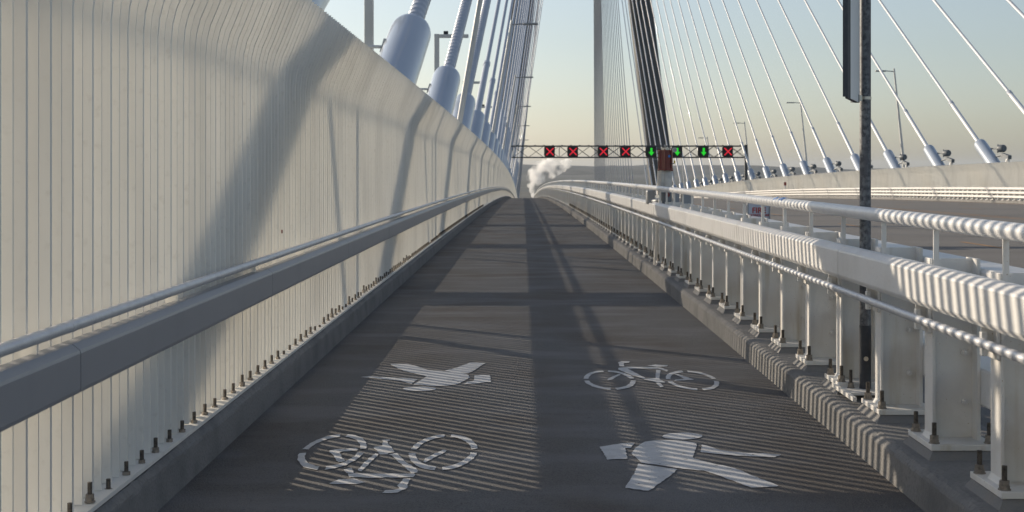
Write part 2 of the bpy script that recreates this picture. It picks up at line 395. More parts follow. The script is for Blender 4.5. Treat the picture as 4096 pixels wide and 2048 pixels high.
# fixings: one bolt at every second picket
bm = NEW(); bolt(bm, 0, 0, 0.222, 0.078, 0.0095); b0 = obj('anchor_bolt', bm, [M_nut, M_bolt], lf)
by = []; y = 4.30
while y < 60: by.append(y); y += 2 * PITCH
rest = NEW()
for i, y in enumerate(by):
    hy = random.uniform(-0.012, 0.012)
    if i < 96:
        o = b0 if i == 0 else inst(b0, lf)
        o.location = Vector((0.015, y + hy, -0.2 + zd(y))); o.rotation_euler = (0, 0, random.random()*3)
        if random.random() < 0.35: o.scale = (1, 1, random.uniform(0.8, 1.05))
    else: bolt(rest, FX + 0.015, y, 0.222 + zd(y), 0.078, 0.0085)
o = obj('anchor_bolt', rest, [M_nut, M_bolt], lf); o['kind'] = 'stuff'
# rail beam and handrail fixed to the fence
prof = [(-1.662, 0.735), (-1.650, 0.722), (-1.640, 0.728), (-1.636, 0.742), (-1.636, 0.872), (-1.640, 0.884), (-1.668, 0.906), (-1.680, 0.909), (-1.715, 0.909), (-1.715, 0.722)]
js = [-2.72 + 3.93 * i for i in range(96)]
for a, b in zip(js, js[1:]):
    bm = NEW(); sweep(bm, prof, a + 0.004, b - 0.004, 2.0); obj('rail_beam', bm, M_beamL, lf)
bm = NEW(); sweep(bm, circ(-1.680, 0.970, 0.0225), -6, 375, 2.0); hr = obj('handrail', bm, M_rail, lf, smooth=True)
bm = NEW()
y = 1.2
while y < 90:
    sweep(bm, circ(-1.680, 0.970, 0.0238), y, y + 0.05, 1); y += 3.93
obj('rail_sleeve', bm, M_rail, hr, smooth=True)
bm = NEW(); y = 0.9
while y < 120:
    z = zd(y)
    box(bm, -1.75, -1.69, y, y + 0.012, 0.90 + z, 0.955 + z); box(bm, -1.75, -1.71, y, y + 0.08, 0.76 + z, 0.88 + z); y += 1.965
obj('rail_bracket', bm, M_fin, lf)['kind'] = 'stuff'

rf = fence('tall white picket fence leaning inward along the far side of the road', -1, 30.25, 40, 430, zs=0.905)
for c in rf.children: c['kind'] = 'stuff' if c.name.startswith('picket') else c.get('kind', 'part')
for c in rf.children:
    if not c.name.startswith('picket'): del c['kind']

# unseen rail outside the left fence, put in for the shadows it casts
sr = thing('shadow_rail', (-3.1, 0, 0), 'unseen pipe rail on posts behind the left picket fence, added for its shadows', 'railing')
bm = NEW(); sweep(bm, circ(-3.05, 2.70, 0.045, 8), -8, 200, 3); obj('pipe', bm, M_grey, sr)
y = 3.7
while y < 200:  # posts and braces stand in for unseen struts, thickened for their shadows
    bm = NEW(); tube(bm, [(-3.05, y, zd(y)), (-3.05, y, 2.66 + zd(y))], 0.08, 8); obj('post', bm, M_grey, sr)
    bm = NEW(); tube(bm, [(-3.05, y - 0.55, zd(y)), (-3.05, y - 2.1, 2.66 + zd(y))], 0.09, 8); obj('shadow_brace', bm, M_grey, sr)
    y += 12.0

# ---------------------------------------------------------------- right hand barrier
PY0, PS = 1.95, 0.97
rb = thing('steel_barrier', (2.0, 0, 0.17), 'white steel barrier of closely spaced posts with beams and handrail right of the path', 'barrier')
def post_mesh(bm, y=0, z=0):
    box(bm, 1.980, 1.992, y-0.065, y+0.065, z+0.245, z+1.120)           # front flange
    box(bm, 2.190, 2.206, y-0.085, y+0.085, z+0.245, z+1.120)           # rear flange
    v = [bm.verts.new(p) for p in ((1.992,y-0.006,z+0.245),(2.19,y-0.006,z+0.245),(2.19,y-0.006,z+1.118),(2.015,y-0.006,z+1.118),(1.992,y-0.006,z+1.095),
                                   (1.992,y+0.006,z+0.245),(2.19,y+0.006,z+0.245),(2.19,y+0.006,z+1.118),(2.015,y+0.006,z+1.118),(1.992,y+0.006,z+1.095))]
    bm.faces.new(v[:5]); bm.faces.new(v[5:][::-1])
    for k in range(5): bm.faces.new((v[k], v[(k+1)%5], v[(k+1)%5+5], v[k+5]))
    # weld fillets flaring at the foot
    for s in (-1, 1):
        w = [bm.verts.new(p) for p in ((1.966,y+s*0.065,z+0.245),(1.980,y+s*0.065,z+0.245),(1.980,y+s*0.065,z+0.27),(1.966,y-s*0.0,z+0.245),(1.980,y,z+0.245),(1.980,y,z+0.27))]
        bm.faces.new(w[:3]); bm.faces.new((w[0],w[2],w[5],w[3]))
def web_bolts(bm, y=0, z=0):
    for zz in (0.42, 0.66, 0.74, 0.98):
        for x in (2.150,):
            u = bmesh.ops.create_cone(bm, cap_ends=True, segments=6, radius1=0.017, radius2=0.017, depth=0.016, matrix=Matrix.Translation((x, y-0.016, z+zz)) @ Matrix.Rotation(R(90), 4, 'X'))
            u = bmesh.ops.create_cone(bm, cap_ends=True, segments=6, radius1=0.009, radius2=0.009, depth=0.03, matrix=Matrix.Translation((x, y-0.026, z+zz)) @ Matrix.Rotation(R(90), 4, 'X'))
def plate_mesh(bm, y=0, z=0):
    box(bm, 1.935, 2.245, y-0.20, y+0.20, z+0.217, z+0.245, 0, 0.003)
def pad_mesh(bm, y=0, z=0):
    a = [bm.verts.new(p) for p in ((1.912,y-0.235,z+0.172),(2.268,y-0.235,z+0.172),(2.268,y+0.225,z+0.172),(1.912,y+0.225,z+0.172),(1.945,y-0.190,z+0.217),(2.235,y-0.190,z+0.217),(2.235,y+0.19,z+0.217),(1.945,y+0.19,z+0.217))]
    for f in ((4,5,6,7),(0,1,5,4),(1,2,6,5),(2,3,7,6),(3,0,4,7)): bm.faces.new([a[i] for i in f])
def stub_mesh(bm, y=0, z=0):
    # flat upright with a foot, carrying the handrail
    box(bm, 1.975, 2.001, y-0.10, y-0.092, z+1.02, z+1.265)
    box(bm, 2.001, 2.03, y-0.0995, y-0.0925, z+1.02, z+1.062)
    box(bm, 1.968, 2.02, y-0.092, y-0.06, z+1.035, z+1.12)
def brk_mesh(bm, y=0, z=0):
    box(bm, 1.915, 1.980, y-0.01, y+0.002, z+0.79, z+0.905)
    box(bm, 1.905, 1.930, y-0.045, y-0.01, z+0.775, z+0.875, 0, 0.004)
    box(bm, 1.963, 1.979, y-0.06, y+0.06, z+0.76, z+0.90, 0, 0.003)
mk = {}
bm = NEW(); post_mesh(bm); mk['post'] = obj('post', bm, M_web, rb)
P0 = mk['post']
subs = []
bm = NEW(); plate_mesh(bm); o = obj('base_plate', bm, M_web); subs.append(o)
bm = NEW(); pad_mesh(bm); o = obj('mortar_pad', bm, M_mortar); subs.append(o)
bm = NEW(); stub_mesh(bm); o = obj('handrail_stub', bm, M_web); subs.append(o)
bm = NEW(); brk_mesh(bm); o = obj('rail_bracket', bm, M_web); subs.append(o)
bm = NEW(); web_bolts(bm); o = obj('bolt_row', bm, M_white); subs.append(o)
bsub = []
for (bx, byy) in ((1.962, -0.155), (1.962, 0.155), (2.225, -0.155), (2.225, 0.155)):
    bm = NEW(); bolt(bm, bx, byy, 0.245, 0.098, 0.0115); bsub.append(obj('anchor_bolt', bm, [M_nut, M_bolt]))
for o in subs + bsub: o.parent = P0
NP = 100
rest = NEW(); restp = NEW()
i = 0; y = PY0
while y < 380:
    if i < NP:
        if i == 0: p = P0
        else:
            p = inst(P0, rb)
            for s_ in subs: inst(s_, p)
            if i < 60:
                for s_ in bsub:
                    c = inst(s_, p)
        p.location = Vector((-2.0, y, -0.17 + zd(y)))
        if i >= 34:
            pass
    else:
        z = zd(y); post_mesh(rest, y, z); plate_mesh(rest, y, z); stub_mesh(rest, y, z); pad_mesh(restp, y, z)
    i += 1; y += PS
o = obj('post', rest, M_web, rb); o['kind'] = 'stuff'
restp.free()
js = [8.33 + 3.93 * i for i in range(-3, 94)]
prof = [(1.905, 0.898), (1.886, 0.918), (1.882, 0.928), (1.882, 1.062), (1.886, 1.072), (1.918, 1.093), (1.928, 1.096), (1.962, 1.096), (1.962, 0.898)]
for n_, (a, b) in enumerate(zip(js, js[1:])):
    dx = random.uniform(-0.002, 0.002)
    bm = NEW(); sweep(bm, [(x+dx, z) for x, z in prof], a + 0.0025, b - 0.0025, 2.0); obj('front_beam', bm, M_white, rb)
js2 = [6.15 + 5.82 * i for i in range(-2, 64)]
for a, b in zip(js2, js2[1:]):
    bm = NEW(); sweep(bm, circ(1.905, 0.831, 0.0215), a + 0.0015, b - 0.0015, 2.0); obj('lower_rail', bm, M_rail, rb, smooth=True)
    bm = NEW(); sweep(bm, circ(1.992, 1.298, 0.0385, 20), a + 1.5015, b + 1.4985, 2.0); obj('handrail', bm, M_railw, rb, smooth=True)
for a, b in zip(js2, js2[1:]):
    bm = NEW(); sweep(bm, [(2.208, 0.93), (2.208, 1.055), (2.222, 1.072), (2.43, 1.072), (2.445, 1.055), (2.445, 0.93), (2.43, 0.915), (2.222, 0.915)], a + 3.003, b + 2.997, 2.0); obj('rear_top_beam', bm, M_white, rb)
    bm = NEW(); sweep(bm, [(2.208, 0.42), (2.208, 0.58), (2.218, 0.59), (2.40, 0.59), (2.41, 0.58), (2.41, 0.42), (2.40, 0.41), (2.218, 0.41)], a + 3.003, b + 2.997, 2.0); obj('rear_beam', bm, M_white, rb)
bm = NEW()
y = PY0 + 0.15
while y < 40:
    for xx in (2.27,):
        hexprism(bm, xx, y + 0.14, 0.59 + zd(y), 0.602 + zd(y), 0.022, 6); hexprism(bm, xx, y + 0.44, 0.59 + zd(y), 0.602 + zd(y), 0.022, 6)
    y += PS
obj('beam_bolt', bm, M_white, rb)['kind'] = 'stuff'

# far roadside guard rail
gr = thing('guard_rail', (29.2, 0, 0.1), 'white guard rail with three horizontal beams on the far side of the road', 'guard rail')
for z0 in (0.31, 0.56, 0.81):
    bm = NEW(); sweep(bm, [(29.05, z0), (29.0, z0+0.02), (29.0, z0+0.13), (29.05, z0+0.15), (29.2, z0+0.15), (29.2, z0)], -8, 430, 3); obj('beam', bm, M_white, gr)
for z0 in (0.44, 0.69):  # added behind the beam gaps, to fill them with shaded steel
    bm = NEW(); sweep(bm, [(29.365, z0), (29.365, z0+0.14), (29.5, z0+0.14), (29.5, z0)], -8, 430, 3); obj('rear_beam', bm, M_white, gr)
gp = NEW(); box(gp, 29.2, 29.36, -0.07, 0.07, 0.155, 0.96); box(gp, 29.12, 29.44, -0.14, 0.14, 0.155, 0.19); g0 = obj('post', gp, M_white, gr)
rest = NEW(); y = 76.0; i = 0
while y < 400:
    if i < 98:
        o = g0 if i == 0 else inst(g0, gr)
        o.location = Vector((-29.2, y, -0.1 + zd(y)))
    else:
        z = zd(y); box(rest, 29.2, 29.36, y-0.07, y+0.07, 0.155+z, 0.96+z)
    i += 1; y += 0.97
o = obj('post', rest, M_white, gr); o['kind'] = 'stuff'

# ---------------------------------------------------------------- tower
TX, TY = 15.6, 372.0
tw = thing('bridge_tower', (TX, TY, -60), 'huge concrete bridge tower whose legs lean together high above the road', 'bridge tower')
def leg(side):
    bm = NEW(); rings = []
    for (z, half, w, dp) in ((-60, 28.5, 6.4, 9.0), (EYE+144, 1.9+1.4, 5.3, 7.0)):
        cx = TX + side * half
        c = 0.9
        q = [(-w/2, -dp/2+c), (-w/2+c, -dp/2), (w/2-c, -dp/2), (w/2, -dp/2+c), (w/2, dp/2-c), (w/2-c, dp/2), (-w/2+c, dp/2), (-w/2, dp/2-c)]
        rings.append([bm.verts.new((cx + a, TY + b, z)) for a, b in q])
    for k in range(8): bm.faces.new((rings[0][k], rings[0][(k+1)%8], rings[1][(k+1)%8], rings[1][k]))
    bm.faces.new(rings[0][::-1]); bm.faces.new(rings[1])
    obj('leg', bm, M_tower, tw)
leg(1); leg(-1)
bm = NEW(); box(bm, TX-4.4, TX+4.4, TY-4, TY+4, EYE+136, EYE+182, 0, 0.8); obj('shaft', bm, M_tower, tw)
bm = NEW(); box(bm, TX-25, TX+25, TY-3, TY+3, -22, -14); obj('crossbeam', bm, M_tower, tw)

# ---------------------------------------------------------------- stay cables
def stay(side, ya, zt, xb, label, group, i, ribs=False, back=False, det=True):
    """ya = where the top of the anchor pipe stands, zt = its height above the deck"""
    top = Vector((xb, ya, zt + zd(ya)))
    ys = 1 if not back else -1
    att = Vector((TX + (2.9 if back and side > 0 else side*0.6), TY - ys*3.5, EYE + 166 - 1.9 * i))
    d = (att - top).normalized()
    t = thing('stay_cable', (xb, ya - ys*6, zd(ya)), label, 'stay cable', group)
    # anchor pipe: a wide cylinder with a domed shoulder rising from the deck along the cable
    s0 = (zt + 0.3) / d.z
    A = top - d * s0
    bm = NEW()
    r = 0.385 if side < 0 else 0.43
    pts = [A, top - d*0.30, top - d*0.16, top - d*0.06, top, top + d*0.02]
    tube(bm, pts, [r, r, r*0.96, r*0.86, r*0.66, 0.18], 28)
    obj('anchor_pipe', bm, M_anchor, t, smooth=True)
    bm = NEW(); L = (att - top).length
    lo = 6.0
    if ribs:
        pts = []; rs = []; s = 0.0
        while s < 26:
            R0 = 0.153
            for ds, k in ((0, 0), (0.02, 0.013), (0.05, 0.013), (0.07, 0)): pts.append(top + d*(s+ds)); rs.append(R0 + k)
            s += 0.27
        tube(bm, pts, rs, 24)
        tube(bm, [top + d*26, att], 0.15, 14)
    else:
        tube(bm, [top, top + d*lo], 0.155, 16); tube(bm, [top + d*(lo+0.01), att], 0.105, 12)
    obj('cable', bm, M_cable_sun if side > 0 and not back else M_cable_shade, t, smooth=True)
    if not ribs:
        bm = NEW(); tube(bm, [top + d*(lo-0.15), top + d*(lo+0.18), top + d*(lo+0.3)], [0.172, 0.172, 0.125], 16); obj('collar', bm, M_cable_shade, t, smooth=True)
    if det and side < 0:
        bm = NEW(); c = top - d*1.0 + Vector((-0.33, -0.2, 0)); tube(bm, [c, c + Vector((-0.4, -0.1, 0))], 0.03, 8); bar(bm, c + Vector((-0.08, 0, -0.1)), c + Vector((0.0, -0.05, 0.14)), 0.05, 0.05); obj('bracket', bm, M_lampp, t)
    if det and side > 0:
        # floodlight on a short arm, camera side of the pipe; damper arm on two legs
        c = top - d * 0.55
        out = Vector((0.36*side, -1.0, 0.0)).normalized()
        bm = NEW(); a = c + out*0.55 + Vector((0, 0, -0.12)); f = c + out*(2.0 if side > 0 else 1.4) + Vector((0, 0, -0.12))
        tube(bm, [a - out*0.25, f - out*0.35], 0.045, 8)
        bar(bm, f - out*0.38 + Vector((0,0,-0.28)), f - out*0.38 + Vector((0,0,0.28)), 0.08, 0.05)
        fl = obj('floodlight', bm, M_dgrey, t)
        bm = NEW(); tube(bm, [f - out*0.30, f - out*0.18, f + out*0.20, f + out*0.28], [0.16, 0.25, 0.25, 0.20], 16); obj('lamp_housing', bm, M_dgrey, fl, smooth=True)
        bm = NEW(); g = top - d * 1.9
        h = Vector((g.x + side*0.45, top.y - 3.9, top.z - 0.95))
        e = Vector((h.x, h.y + 0.9, h.z + 0.12))
        tube(bm, [g + Vector((0, -0.3, -0.1)), e], 0.055, 8); bar(bm, e, h + Vector((side*0.05, -0.35, -0.05)), 0.24, 0.26)
        obj('damper_arm', bm, M_dgrey, t)
        for sx in (-0.55, 0.5):
            bm = NEW(); bar(bm, h + Vector((0, -0.1, -0.05)), Vector((h.x + sx*0.6, h.y - 1.1*sx, zd(h.y))), 0.14, 0.14); obj('damper_leg', bm, M_white, t)
    return t
nR = 0
for i in range(-3, 22):
    ya = 94.9 + 12.0 * i
    if ya > TY - 25: break
    n = i + 2
    lab = ('white stay cable rising beyond the far road fence, %s from the right edge' % ordn(max(0, n))) if n >= 0 else 'white stay cable passing over the top right corner beyond the road'
    stay(1, ya, 3.95, 31.1, lab, 'right stay cables', i + 5, det=(i < 14)); nR += 1
for i in range(-1, 27):
    ya = 15.0 if i < 0 else (25.9 + 12.0 * i)
    if ya > TY - 25: break
    if i > 11 and i % 2: continue
    lab = ('thick white stay cable on the left, its anchor pipe %s above the picket fence' % ordn(i if i < 12 else (i + 12) // 2)) if i >= 0 else 'nearest stay cable anchor pipe just peeping over the fence at the top'
    stay(-1, ya, 4.2, -2.08, lab, 'left stay cables', i + 2, ribs=(i < 3), det=(i < 10))
ya = 608.0
for i in range(27):
    stay(1, ya, 3.9, 31.1, 'pale stay cable of the fan beyond the tower, on the right', 'far right stay cables', i * 0.7, back=True, det=False)
    if i % 3 == 0: stay(-1, ya, 3.9, -2.3, 'pale stay cable of the fan beyond the tower, on the left', 'far left stay cables', i * 0.7, back=True, det=False)
    ya -= 6.0 if i < 14 else 11.0

# ---------------------------------------------------------------- lamps
def path_lamp(y, label):
    t = thing('lamp_post', (-3.2, y, zd(y)), label, 'lamp post', 'square path lamp posts')
    z = zd(y)
    bm = NEW(); box(bm, -3.29, -3.11, y-0.09, y+0.09, z, z+6.72, 0, 0.01); obj('pole', bm, M_lampp, t)
    bm = NEW(); box(bm, -3.11, -2.03, y-0.07, y+0.07, z+6.58, z+6.71, 0, 0.008); a = obj('arm', bm, M_lampp, t)
    bm = NEW(); box(bm, -2.95, -2.78, y-0.06, y+0.06, z+6.71, z+6.83, 0, 0.01); obj('sensor', bm, M_dark, a)
for i in range(0, 9):
    y = 28.8 + 22.5 * i if i < 2 else 52.0 + 23.4 * (i-1)
    path_lamp(y, 'square grey path lamp behind the left fence, %s nearest' % ordn(i) if i else 'nearest square grey path lamp pole behind the left fence, running out of the top')
def road_lamp(side, y, label, arm=True):
    X = 33.0 if side > 0 else -2.62
    z = zd(y)
    t = thing('street_lamp', (X, y, z), label, 'street lamp', 'tall leaning road lamps')
    tp = Vector((X - side*(1.15 if side > 0 else 1.9), y, z + 11.2))
    bm = NEW(); tube(bm, [(X, y, z), tp], [0.14, 0.075] if side > 0 else [0.10, 0.075], 12); obj('pole', bm, M_lampp, t, smooth=True)
    bm = NEW(); tube(bm, [tp - Vector((0,0,0.25)), tp + Vector((-side*0.75, 0, -0.2))], 0.04, 8); a = obj('arm', bm, M_grey, t)
    bm = NEW(); box(bm, min(tp.x - side*0.7, tp.x - side*1.6), max(tp.x - side*0.7, tp.x - side*1.6), y-0.16, y+0.16, tp.z-0.27, tp.z-0.15, 0, 0.03); obj('lamp_head', bm, M_grey, a)
for i in range(6):
    y = 119.6 + 40.5 * i
    road_lamp(1, y, 'tall thin street lamp leaning in beyond the far fence, %s from the right' % ordn(i))
for i in range(6):
    y = 45.0 + 40.5 * i
    road_lamp(-1, y, 'tall round lamp post leaning to the right among the left cables, %s nearest' % ordn(i))

# ---------------------------------------------------------------- lane signal gantry
GY = 197.0; GZ = EYE
def gx(px): return (px - 1317) * GY / 3500
def gz(py): return EYE - (py - 426) * GY / 3500
g = thing('gantry', (gx(1580), GY, zd(GY)), 'dark lattice truss gantry spanning the road and carrying eight lane signals', 'gantry')
x0, x1 = gx(1290), gx(1874); zt, zb = gz(367.5), gz(396)
for yy in (GY - 0.6, GY + 0.6):
    for zz in (zt, zb):
        bm = NEW(); box(bm, x0, x1, yy-0.09, yy+0.09, zz-0.09, zz+0.09); obj('chord', bm, M_truss, g)
    n = 15; s = (x1-x0)/n; bm = NEW()
    for k in range(n):
        a = x0 + k*s
        bar(bm, (a, yy, zt), (a+s, yy, zb), 0.06, 0.06); bar(bm, (a, yy+0.07, zb), (a+s, yy+0.07, zt), 0.06, 0.06); 
        if k % 3 == 0: bar(bm, (a, yy, zt), (a, yy, zb), 0.07, 0.07)
    obj('lattice', bm, M_truss, g)
bm = NEW(); box(bm, x1-0.05, x1+0.35, GY-0.2, GY+0.2, zd(GY), zt+0.2, 0, 0.02); obj('leg', bm, M_truss, g)
bm = NEW(); box(bm, x0-1.4, x0-1.05, GY-0.2, GY+0.2, zd(GY), zt+0.2, 0, 0.02); box(bm, x0-1.05, x0, GY-0.1, GY+0.1, zt-0.1, zt+0.08); box(bm, x0-1.05, x0, GY-0.1, GY+0.1, zb-0.1, zb+0.08); obj('leg', bm, M_truss, g)
bm = NEW(); 
for k in range(26):
    a = x0 + (k+0.5)*(x1-x0)/26; box(bm, a-0.12, a+0.12, GY-0.05, GY+0.05, zt+0.09, zt+0.16)
obj('cable_tray', bm, M_truss, g)
sig = [(1383,'x'),(1441,'x'),(1517,'x'),(1573,'x'),(1637,'a'),(1702,'a'),(1768,'a'),(1829,'x')]
names = ['leftmost red cross', 'second red cross from the left', 'third red cross from the left', 'fourth red cross from the left', 'green arrow left of the red standpipe', 'green arrow just right of the red standpipe', 'rightmost green arrow', 'red cross at the right end']
for (px, kd), nm in zip(sig, names):
    X = gx(px); Z = gz(381.5); hs = 0.70
    t = thing('lane_signal', (X, GY-0.8, Z), 'black lane signal on the gantry, showing the ' + nm, 'lane signal', 'lane signals on the gantry')
    bm = NEW(); box(bm, X-hs, X+hs, GY-1.0, GY-0.72, Z-hs*1.05, Z+hs*1.05, 0, 0.03); box(bm, X-hs-0.12, X-hs, GY-0.9, GY-0.72, Z-0.6, Z+0.6); obj('housing', bm, M_black, t)
    bm = NEW(); yy = GY - 1.02
    if kd == 'x':
        q = 0.50; bar(bm, (X-q, yy, Z-q), (X+q, yy, Z+q), 0.02, 0.15); bar(bm, (X-q, yy-0.012, Z+q), (X+q, yy-0.012, Z-q), 0.02, 0.15)
        obj('red_cross', bm, E_red, t)
    else:
        pl = [(-0.15, 0.52), (-0.15, -0.06), (-0.40, -0.06), (0, -0.58), (0.40, -0.06), (0.15, -0.06), (0.15, 0.52)]
        a = [bm.verts.new((X+p, yy, Z+r_)) for p, r_ in pl]; b = [bm.verts.new((X+p, yy+0.02, Z+r_)) for p, r_ in pl]
        bm.faces.new(a); bm.faces.new(b[::-1])
        for k in range(7): bm.faces.new((a[k], a[(k+1)%7], b[(k+1)%7], b[k]))
        obj('green_arrow', bm, E_green, t)

# ---------------------------------------------------------------- sign post by the barrier
SY, SX = 8.48, 2.083
z = zd(SY)
sp = thing('sign_post', (SX, SY, 0.18), 'mottled galvanised sign post standing between the barrier posts', 'sign post')
bm = NEW(); tube(bm, [(SX, SY, 0.60), (SX, SY, 4.2)], 0.034, 20); obj('pole', bm, M_galv, sp, smooth=True)
bm = NEW(); tube(bm, [(SX, SY, 0.19), (SX, SY, 0.60)], 0.0355, 20); o = obj('lower_sleeve', bm, M_dark, sp, smooth=True)
bm = NEW()
for rr, dd in ((0.014, 0.006), (0.008, 0.016)):
    bmesh.ops.create_cone(bm, cap_ends=True, segments=12 if rr > .01 else 6, radius1=rr, radius2=rr, depth=dd, matrix=Matrix.Translation((SX-0.004, SY-0.038, 0.40)) @ Matrix.Rotation(R(90), 4, 'X'))
obj('bolt', bm, M_steel, o)
bm = NEW(); box(bm, 1.915, 1.935, SY-0.40, SY+0.15, 0.20, 0.225); box(bm, 1.935, 2.2, SY-0.17, SY+0.17, 0.20, 0.215); obj('base_plate', bm, M_web, sp)
bm = NEW(); bolt(bm, 2.0, SY+0.02, 0.215, 0.11, 0.010); obj('anchor_bolt', bm, [M_nut, M_bolt], sp)
# sign: a thin tray seen almost edge on, its folded rim dark
a = Vector((2.045, 8.46, 0)); b = Vector((1.862, 7.92, 0)); dirv = (b - a).normalized(); nrm = Vector((dirv.y, -dirv.x, 0))
if nrm.x > 0: nrm = -nrm
bm = NEW()
zb0, zt0 = 1.955, 3.4
def slab(bm, P, Q, off0, off1, z0, z1, cut=0.0):
    n = nrm
    vs = [P + n*off0, Q + n*off0, Q + n*off1, P + n*off1]
    lo = [bm.verts.new((v.x, v.y, z0 + (cut if i in (1, 2) else 0))) for i, v in enumerate(vs)]; hi = [bm.verts.new((v.x, v.y, z1)) for v in vs]
    for k in range(4): bm.faces.new((lo[k], lo[(k+1)%4], hi[(k+1)%4], hi[k]))
    bm.faces.new(lo[::-1]); bm.faces.new(hi)
slab(bm, a, b, 0.0, 0.004, zb0, zt0, 0.0)
pn = obj('sign_panel', bm, M_alu, sp)
bm = NEW(); q1 = b + dirv*0.06 + nrm*0.010; q2 = b + dirv*0.095 + nrm*0.030; slab(bm, b, q1, 0.0, 0.004, zb0 - 0.004, zt0); slab(bm, q1, q2, 0.0, 0.004, zb0 + 0.005, zt0);  slab(bm, a, b, 0.004, 0.03, zb0 - 0.0, zb0 + 0.012)
obj('sign_rim', bm, M_dark, pn)
bm = NEW(); tube(bm, [(SX, SY, 1.975), (SX, SY, 1.993)], 0.037, 20); box(bm, SX-0.075, SX-0.03, SY-0.05, SY-0.03, 1.965, 2.0); obj('clamp_band', bm, M_steel, sp)
bm = NEW(); box(bm, SX-0.10, SX-0.06, SY-0.10, SY-0.045, 1.955, 2.0); obj('clamp_bracket', bm, M_dark, sp)

# ---------------------------------------------------------------- standpipe with red head
HX, HY = 2.10, 20.6; hz = zd(HY)
hp = thing('standpipe', (HX, HY, 0.18 + hz), 'tall silver standpipe with a dark red cylinder and gauge on top, by the barrier', 'standpipe')
bm = NEW()
hexprism(bm, HX, HY, 1.585+hz, 1.845+hz, 0.100, 24); hexprism(bm, HX, HY, 1.565+hz, 1.59+hz, 0.118, 24); hexprism(bm, HX, HY, 1.84+hz, 1.865+hz, 0.118, 24)
hd = obj('red_cylinder', bm, M_red, hp, smooth=True)
bm = NEW()
for k in range(6):
    an = R(60*k+20); hexprism(bm, HX+0.111*math.cos(an), HY+0.111*math.sin(an), 1.555+hz, 1.88+hz, 0.009, 8)
obj('tie_rod', bm, M_red, hd)
bm = NEW(); hexprism(bm, HX, HY, 1.865+hz, 1.90+hz, 0.06, 16); tube(bm, [(HX, HY, 1.885+hz), (HX-0.005, HY, 1.93+hz)], 0.006, 6); tube(bm, [(HX-0.02, HY, 1.93+hz), (HX+0.01, HY, 1.935+hz)], 0.012, 8); tube(bm, [(HX+0.005, HY, 1.93+hz), (HX+0.008, HY, 2.0+hz)], 0.005, 6); obj('vent_valve', bm, M_steel, hd)
bm = NEW(); tube(bm, [(HX+0.125, HY-0.10, 1.865+hz), (HX+0.125, HY-0.13, 1.865+hz)], 0.036, 20); gg = obj('gauge', bm, M_steel, hd)
bm = NEW(); tube(bm, [(HX+0.125, HY-0.131, 1.865+hz), (HX+0.125, HY-0.133, 1.865+hz)], 0.027, 20); obj('gauge_dial', bm, M_grey, gg)
bm = NEW(); box(bm, HX+0.03, HX+0.065, HY-0.108, HY-0.100, 1.755+hz, 1.79+hz); obj('sticker', bm, M_blue, hd)
bm = NEW(); tube(bm, [(HX+0.06, HY-0.1, 1.665+hz), (HX+0.12, HY-0.1, 1.665+hz)], 0.007, 6); box(bm, HX+0.115, HX+0.135, HY-0.105, HY-0.09, 1.665+hz, 1.71+hz, 1); obj('handle', bm, [M_dark, M_yellow], hd)
M_pipeg = mat('silver_pipe', (0.52, 0.50, 0.47), 0.4, 0.5, n1=(9, (0.36, 0.35, 0.34), 0.45, 0.7))
bm = NEW(); tube(bm, [(HX-0.07, HY, 1.20+hz), (HX-0.055, HY, 1.585+hz)], [0.06, 0.06], 16); box(bm, HX-0.02, HX+0.10, HY-0.03, HY+0.05, 1.05+hz, 1.585+hz, 0, 0.01); obj('pedestal', bm, M_pipeg, hp, smooth=True)
bm = NEW(); tube(bm, [(HX-0.155, HY-0.2, 0.18+hz), (HX-0.115, HY-0.16, 0.86+hz)], 0.042, 16); obj('drain_pipe', bm, M_pipeg, hp, smooth=True)
bm = NEW(); box(bm, HX-0.10, HX+0.02, HY-0.2, HY-0.17, 0.19+hz, 0.88+hz, 0, 0.004); obj('stiffener', bm, M_web, hp)
bm = NEW(); tube(bm, [(HX-0.02, HY-0.22, 1.06+hz), (HX-0.02, HY-0.22, 1.24+hz)], 0.085, 20); tube(bm, [(HX-0.17, HY+0.10, 1.10+hz), (HX-0.12, HY-0.02, 1.10+hz), (HX-0.06, HY-0.15, 1.12+hz)], 0.05, 12); obj('valve_body', bm, M_dgrey, hp, smooth=True)
bm = NEW(); box(bm, HX-0.25, HX-0.12, HY+0.3, HY+0.5, 1.05+hz, 1.27+hz, 0, 0.03); obj('hose_box', bm, M_grey, hp)
bm = NEW(); tube(bm, [(HX+0.0, HY-0.30, 1.21+hz), (HX+0.0, HY-0.33, 1.21+hz)], 0.035, 16); obj('red_flange', bm, M_red, hp)
bm = NEW(); box(bm, HX+0.12, HX+0.21, HY, HY+0.1, 1.0+hz, 1.29+hz); box(bm, HX+0.24, HX+0.42, HY, HY+0.15, 1.06+hz, 1.27+hz, 0, 0.01); obj('junction_box', bm, M_grey, hp)
bm = NEW(); pts = [(HX+0.02+0.12*math.sin(R(a)), HY-1.0, 0.18+hz+0.28*(1-math.cos(R(a)))/1) for a in range(0, 100, 12)]
pts = [(1.95+0.16*(t_/8)**1.6, HY-1.1, 0.18+hz+0.27*math.sin(R(90*t_/8))) for t_ in range(9)]
tube(bm, pts, 0.008, 8); tag(obj('plastic_pipe', bm, M_white, smooth=True), 'thin curved white pipe sticking up beside the standpipe', 'pipe')

